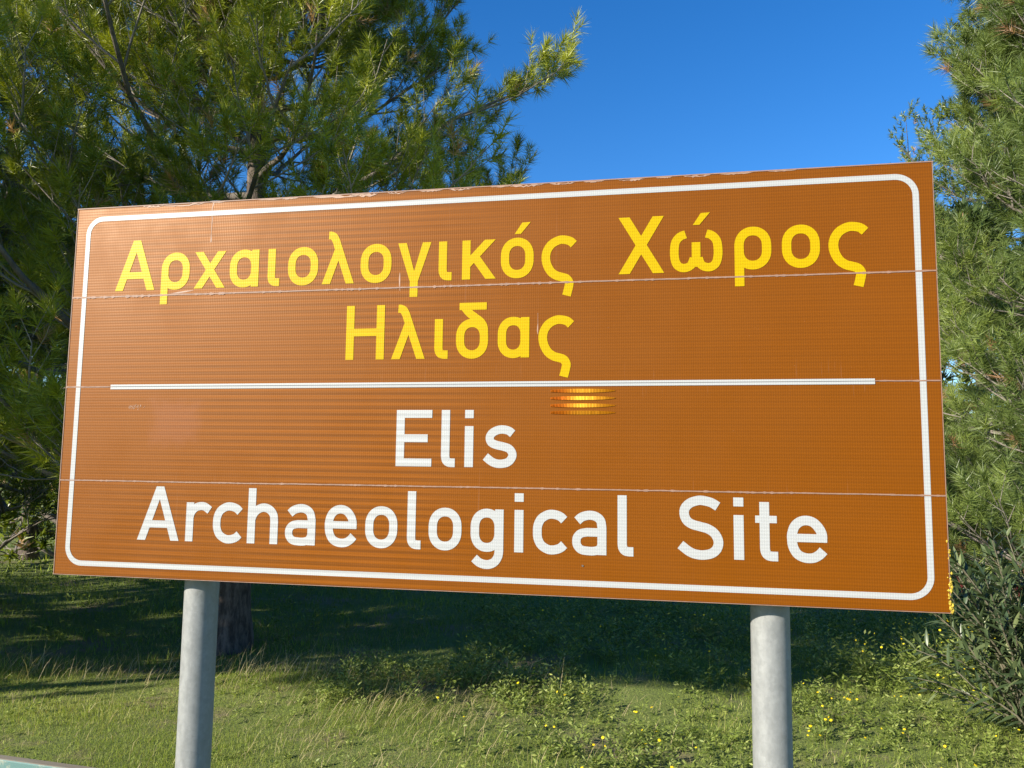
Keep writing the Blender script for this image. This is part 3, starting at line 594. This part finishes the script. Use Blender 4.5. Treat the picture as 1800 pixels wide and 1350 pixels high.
# ------------------------------------------------------------------ oleander
def oleander():
    rg = np.random.default_rng(8)
    cx, cy = 3.44, 5.05
    root = empty('oleander_bush', (cx, cy, float(gz(cx, cy)))); tag(root, 'oleander bush with long grey-green leaves beside the board', 'bush')
    ns = 120; m = 9; u = np.linspace(0, 1, m)
    az = rg.uniform(0, 2 * math.pi, ns); out = rg.uniform(.12, .75, ns); hh = rg.uniform(.75, 1.65, ns) * (1 - .35 * out)
    lowm = rg.uniform(0, 1, ns) < .25; hh[lowm] *= .42; out[lowm] = rg.uniform(.6, .95, lowm.sum())
    O = np.stack([rg.normal(0, .12, ns), rg.normal(0, .12, ns), np.zeros(ns) - .02], 1)
    P = O[:, None] + np.stack([np.cos(az)[:, None] * out[:, None] * u ** 1.25, np.sin(az)[:, None] * out[:, None] * u ** 1.25, hh[:, None] * (1.25 * u - .25 * u * u)], -1)
    P = P + np.cumsum(rg.normal(0, .012, P.shape), 1)
    V, F, T = tubes(P, np.linspace(.010, .003, m)[None].repeat(ns, 0), 5, .5)
    link('stems', mesh_tris('stem', V, F, T, smooth=True), M['ole_stem'], root).name = 'stem_cluster'
    # leaf shape: lance, folded along its midrib, slightly arched
    q = np.array([0, .12, .32, .55, .8, 1.0]); wd = np.array([.08, .6, 1, .95, .5, 0]) * .5
    def leaf_v(ln, w_, arch):
        mid = np.stack([q * ln, np.zeros(6), arch * ln * q ** 2 * -1], 1)
        lf = mid + np.stack([np.zeros(6), wd * w_, np.abs(wd) * w_ * .35], 1); rt = mid + np.stack([np.zeros(6), -wd * w_, np.abs(wd) * w_ * .35], 1)
        return np.concatenate([mid, lf, rt])
    Fl = np.array([[i, i + 1, 6 + i + 1, 6 + i] for i in range(5)] + [[i, 12 + i, 12 + i + 1, i + 1] for i in range(5)])
    items = []
    for s in range(ns):
        for k in range(16):
            t = .22 + .78 * k / 15.0; x = t * (m - 1); i = min(int(x), m - 2); f = x - i
            o = P[s, i] * (1 - f) + P[s, i + 1] * f; T_ = norm(P[s, i + 1] - P[s, i]); a0 = rg.uniform(0, 6.28)
            sd = norm(np.cross(T_, [.3, .1, 1.0])); bn = np.cross(T_, sd)
            for j in range(3):
                a = a0 + j * 2.094; op = R_(rg.uniform(28, 62)) * (1 - .35 * (k == 15))
                d = norm(T_ * math.cos(op) + (sd * math.cos(a) + bn * math.sin(a)) * math.sin(op))
                items.append((o, d, rg.uniform(.095, .155) * (.8 if k > 13 else 1), rg.uniform(.018, .028), rg.uniform(0, .22)))
    W0 = np.array([cx, cy, 0.])
    vis = [((it[0] + W0)[1] - .5 * (it[0] + W0)[2] * 0 + .25 * np.random.default_rng(n_).uniform(), n_) for n_, it in enumerate(items)]
    near = set(n_ for _, n_ in sorted(vis)[:300])
    protos = []
    for k in range(10):
        v = leaf_v(rg.uniform(.09, .135), rg.uniform(.018, .027), rg.uniform(.02, .2))
        me = mesh_tris('leaf', v, Fl, np.full(18, np.clip(rg.normal(.48, .2), 0, 1))); me.materials.append(M['oleander']); protos.append(me)
    big = []
    for n_, (o, d, ln, w_, ar) in enumerate(items):
        up = np.array([0, 0, 1.]) + rg.normal(0, .25, 3); yv = norm(np.cross(up, d)); zv = np.cross(d, yv)
        if n_ in near:
            ob = bpy.data.objects.new('leaf', protos[n_ % 10]); COL.objects.link(ob); ob.parent = root
            ob.matrix_local = Matrix(((d[0], yv[0], zv[0], o[0]), (d[1], yv[1], zv[1], o[1]), (d[2], yv[2], zv[2], o[2]), (0, 0, 0, 1)))
        else:
            v = leaf_v(ln, w_, ar); big.append((o + v[:, :1] * d + v[:, 1:2] * yv + v[:, 2:] * zv, Fl, np.full(18, np.clip(rg.normal(.48, .22), 0, 1))))
    V, F, T = joinVF(big); link('foliage', mesh_tris('foliage', V, F, T), M['oleander'], root)['kind'] = 'stuff'
    # reddish spent shoots
    for k in range(16):
        sx = rg.integers(0, ns); o = P[sx, -1]; big = [tubes(np.stack([o, o + [0, 0, .05]])[None], np.full((1, 2), .006), 4, .5)]
        for j in range(9):
            d = norm(rg.normal(0, .35, 3) + np.array([-.2, -.2, .9])); yv = norm(np.cross([.1, .2, 1], d)); zv = np.cross(d, yv)
            v = leaf_v(rg.uniform(.05, .10), .007, .05); big.append((o + [0, 0, .02] + v[:, :1] * d + v[:, 1:2] * yv + v[:, 2:] * zv, Fl, np.full(18, rg.uniform(0, 1))))
        V, F, T = joinVF(big); link('spent_flower', mesh_tris('spent_flower', V, F, T), M['ole_red'], root)
oleander()

# ------------------------------------------------------------------ stones behind the oleander
def stones():
    rg = random.Random(4)
    for k, (x, y, s) in enumerate([(9.0, 16.4, .42), (9.9, 16.9, .5), (8.6, 17.6, .4), (10.6, 17.8, .5), (9.5, 18.3, .45), (8.0, 15.4, .28), (7.4, 13.8, .22)]):
        V = []; F = []; n, mm = 10, 6
        for j in range(mm + 1):
            for i in range(n):
                th = math.pi * j / mm; a = 2 * math.pi * i / n; q = 1 + rg.uniform(-.13, .13)
                c, s2 = math.cos(a), math.sin(a)
                V.append((s * 1.5 * q * math.sin(th) ** .6 * math.copysign(abs(c) ** .6, c), s * q * math.sin(th) ** .6 * math.copysign(abs(s2) ** .6, s2), s * .45 + s * .55 * q * math.cos(th)))
        for j in range(mm):
            for i in range(n): F.append((j * n + i, (j + 1) * n + i, (j + 1) * n + (i + 1) % n, j * n + (i + 1) % n))
        o = link('stone_block', mesh_pd('stone_block', V, F), M['stone']); o.location = (x, y, float(gz(x, y)) - .05); o.rotation_euler = (0, 0, rg.uniform(0, 3))
        tag(o, 'pale weathered limestone block on the ground beyond the oleander', 'stone', 'limestone blocks beyond the oleander')
stones()

# ------------------------------------------------------------------ teal rail
def rail():
    a = np.array([-2.05, 3.36]); b = np.array([-1.65, 3.25]); d = (b - a) / np.linalg.norm(b - a)
    o = a - d * 1.6; root = empty('guard_rail', (o[0], o[1], 0), math.atan2(d[1], d[0])); tag(root, 'weathered teal painted rail low in the grass', 'railing')
    L = 4.4
    MB().box(0, L, -.0, .045, .36, .490).obj('rail', M['teal'], root, bevel=.006)
    for x in (.25, L / 2, L - .25):
        MB().box(x - .04, x + .04, .046, .126, -.2, .47).obj('post', M['teal'], root, bevel=.006)
rail()

# ------------------------------------------------------------------ grass, weeds, flowers
def blades(name, x0, x1, y0, y1, n, hl, wd, mat, seed, lean=.6, wind=(0, 0), tc=(.45, .2), mask=None, curve=False):
    rg = np.random.default_rng(seed)
    x = rg.uniform(x0, x1, n); y = rg.uniform(y0, y1, n)
    if mask is not None:
        k = mask(x, y, rg); x, y = x[k], y[k]; n = len(x)
    h = rg.uniform(hl[0], hl[1], n) * (1 + .35 * np.sin(x * 3.1 + 1) * np.sin(y * 4.3)); az = rg.uniform(0, 6.283, n); ln = np.abs(rg.normal(0, lean, n))
    d = norm(np.stack([np.cos(az) * ln + wind[0], np.sin(az) * ln + wind[1], np.ones(n)], 1))
    b = np.stack([x, y, gz(x, y) - .01], 1); a2 = rg.uniform(0, 6.283, n)
    wv = np.stack([np.cos(a2), np.sin(a2), np.zeros(n)], 1) * (wd * rg.uniform(.7, 1.3, n))[:, None] * .5
    tn = np.clip(rg.normal(tc[0], tc[1], n) + .12 * np.sin(x * 1.7) * np.cos(y * 2.2), 0, 1)
    if not curve:
        V = np.stack([b + wv, b - wv, b + d * h[:, None]], 1).reshape(-1, 3); F = np.arange(3 * n).reshape(-1, 3); T = np.repeat(tn, 3)
    else:
        mid = b + d * h[:, None] * .55; tip = mid + norm(d + np.stack([np.cos(az) * .5 + wind[0], np.sin(az) * .5 + wind[1], -.25 * np.ones(n)], 1)) * h[:, None] * .5
        V = np.stack([b + wv, b - wv, mid + wv * .8, mid - wv * .8, tip], 1).reshape(-1, 3)
        o = np.arange(n)[:, None] * 5; F = np.concatenate([o + [0, 1, 2], o + [1, 3, 2], o + [2, 3, 4]]); T = np.repeat(tn, 5)
    return V, F, T
def weeds_vf(x, y, rg, hmax, nl, lsz, tc):
    n = len(x); h = hmax * rg.uniform(.45, 1.1, n)
    t = rg.uniform(.1, 1, (n, nl)); az = rg.uniform(0, 6.283, (n, nl)); ln = rg.normal(0, .45, (n, 1, 2))
    z = h[:, None] * t; sp_ = h[:, None] * .35 * t * rg.uniform(.2, 1, (n, nl))
    gx = x[:, None] + ln[:, :, 0] * z * .6 + np.cos(az) * sp_; gy = y[:, None] + ln[:, :, 1] * z * .6 + np.sin(az) * sp_
    o = np.stack([gx, gy, gz(gx, gy) + z * .9], -1)
    d = norm(np.stack([np.cos(az), np.sin(az), rg.uniform(-.1, .9, az.shape)], -1)); sd = norm(np.cross(d, rg.normal(0, .5, d.shape) + [0, 0, 1.]))
    l = (lsz * rg.uniform(.6, 1.4, (n, nl)))[..., None]
    V = np.stack([o, o + d * l * .5 + sd * l * .17, o + d * l, o + d * l * .5 - sd * l * .17], 2).reshape(-1, 3)
    F = np.arange(len(V)).reshape(-1, 4)
    T = np.repeat(np.clip(rg.normal(tc, .2, n * nl), 0, 1), 4)
    return V, F, T
def add_stuff(name, parts, mat, label, cat):
    V, F, T = joinVF(parts); o = link(name, mesh_tris(name, V, F, T), mat); tag(o, label, cat, kind='stuff')
def vegetation():
    lawn_edge = lambda x: -.15 + .25 * np.sin(x)
    def lawnmask(x, y, rg): return rg.uniform(0, 1, len(x)) < np.clip(1.15 - (x + .9) * .55, .28, 1)
    parts = [blades('l', -5.0, 1.6, 4.2, 6.45, 180000, (.015, .048), .0034, None, 1, 1.3, tc=(.55, .22), mask=lawnmask),
             blades('l', 1.2, 4.8, 4.3, 7.6, 42000, (.02, .06), .0036, None, 2, .8, tc=(.50, .22)),
             blades('l', -8, 6, 6.4, 12, 46000, (.03, .10), .0085, None, 3, .6, tc=(.25, .18)),
             blades('l', -20, 14, 12, 26, 20000, (.06, .15), .03, None, 4, .6, tc=(.45, .18))]
    add_stuff('lawn_grass', parts, M['lawn'], 'short green grass covering the ground behind the sign', 'grass')
    def drymask(x, y, rg):
        c = np.exp(-((x + .75) / .75) ** 2 - ((y - 5.75) / .65) ** 2) + .35 * np.exp(-((x + .6) / .5) ** 2 - ((y - 4.7) / .35) ** 2) + .05
        return rg.uniform(0, 1, len(x)) < c
    parts = [blades('d', -3.2, 1.6, 4.3, 6.6, 8000, (.05, .19), .0032, None, 6, .45, (.55, .05), (.45, .25), drymask, True),
             blades('d', -4.6, .4, 6.1, 6.55, 650, (.12, .27), .004, None, 7, .5, (.45, 0), (.65, .2), None, True),
             blades('d', -4.6, 4.5, 4.3, 6.6, 1300, (.05, .12), .003, None, 9, 1.1, (.1, 0), (.5, .25), None, True),
             blades('d', -3.6, -.8, 6.6, 8.6, 3500, (.03, .09), .004, None, 8, 1.3, (0, 0), (.35, .2), None, True)]
    add_stuff('dry_grass', parts, M['dry'], 'dry straw-coloured grass stems leaning over the lawn edge', 'dry grass')
    rg = np.random.default_rng(12); parts = []
    def scatter(n, x0, x1, y0, y1, dens): 
        x = rg.uniform(x0, x1, n); y = rg.uniform(y0, y1, n); k = rg.uniform(0, 1, n) < dens(x, y); return x[k], y[k]
    patch = lambda x, y: .5 + .5 * np.sin(x * 2.2 + 1.1 * np.sin(y * 1.9)) * np.sin(y * 2.7 + x)
    x, y = scatter(1500, -.6, 4.6, 4.3, 6.6, lambda x, y: np.clip((x + .6) / .8, 0, 1) * (.12 + .88 * patch(x, y))); parts.append(weeds_vf(x, y, rg, .13, 34, .030, .5)); wx, wy = x, y
    x, y = scatter(420, -1.3, .6, 5.6, 6.6, lambda x, y: patch(x, y)); parts.append(weeds_vf(x, y, rg, .20, 34, .030, .6))
    x, y = scatter(1300, -.4, 5.2, 6.2, 9.5, lambda x, y: .3 + .7 * patch(x, y)); parts.append(weeds_vf(x, y, rg, .30, 34, .040, .35)); vx, vy = x, y
    x, y = scatter(260, 2.6, 4.6, 6.3, 7.8, lambda x, y: patch(x, y)); parts.append(weeds_vf(x, y, rg, .40, 44, .040, .6)); ux, uy = x, y
    x, y = scatter(700, -5, -.3, 4.3, 6.4, lambda x, y: .8 * patch(x, y) ** 2); parts.append(weeds_vf(x, y, rg, .07, 22, .024, .62))
    x, y = scatter(500, -8, 0, 7.5, 13, lambda x, y: patch(x, y)); parts.append(weeds_vf(x, y, rg, .22, 24, .045, .3))
    V, F, T = joinVF(parts); tag(link('weeds', mesh_tris('weeds', V, F, T), M['weed']), 'low leafy weeds spread among the grass', 'weeds', kind='stuff').name = 'weed_cover'
    # yellow composite flowers
    fx = np.concatenate([rg.choice(wx, 150), rg.choice(vx, 130), rg.choice(ux, 60)]); 
    rg2 = np.random.default_rng(12)
    def pick(a, b, n):
        i = rg2.integers(0, len(a), n); return a[i] + rg2.normal(0, .03, n), b[i] + rg2.normal(0, .03, n)
    XY = [pick(wx, wy, 110), pick(vx, vy, 90), pick(ux, uy, 60)]; hz = np.concatenate([rg2.uniform(.07, .16, 110), rg2.uniform(.16, .34, 90), rg2.uniform(.22, .42, 60)])
    fx = np.concatenate([a for a, _ in XY]); fy = np.concatenate([b for _, b in XY]); n = len(fx)
    C = np.stack([fx, fy, gz(fx, fy) + hz], 1); nr = norm(np.stack([rg2.normal(-.35, .35, n), rg2.normal(-.45, .35, n), np.ones(n)], 1))
    a = norm(np.cross(nr, rg2.normal(0, 1, nr.shape))); b = np.cross(nr, a); r = rg2.uniform(.006, .0112, n)
    rim = []
    for k in range(14):
        th = k * math.pi / 7; rim.append(C + (a * math.cos(th) + b * math.sin(th)) * (r * (1.0 if k % 2 == 0 else .72))[:, None])
    V = np.concatenate([(C + nr * .002)[:, None], np.stack(rim, 1)], 1).reshape(-1, 3); o = np.arange(n)[:, None] * 15
    F = np.concatenate([o + [0, 1 + k, 1 + (k + 1) % 14] for k in range(14)]); T = np.repeat(rg2.uniform(0, 1, n), 15)
    o = link('yellow_wildflower_cover', mesh_tris('flowers', V, F, T), M['flower']); tag(o, 'tiny yellow wildflowers dotted over the weeds', 'flowers', kind='stuff')
    # flower stalks
    P = np.stack([np.stack([fx + rg2.normal(0, .02, n), fy + rg2.normal(0, .02, n), gz(fx, fy)], 1), C * [1, 1, .5] + [0, 0, 0], C], 1)
    V, F, T = tubes(P, np.full((n, 3), .0012), 3, .4); F2 = F
    tag(link('flower_stalk_cover', mesh_tris('stalks', V, F2, T), M['weed']), 'thin green stalks under the yellow wildflowers', 'stalks', kind='stuff')
vegetation()
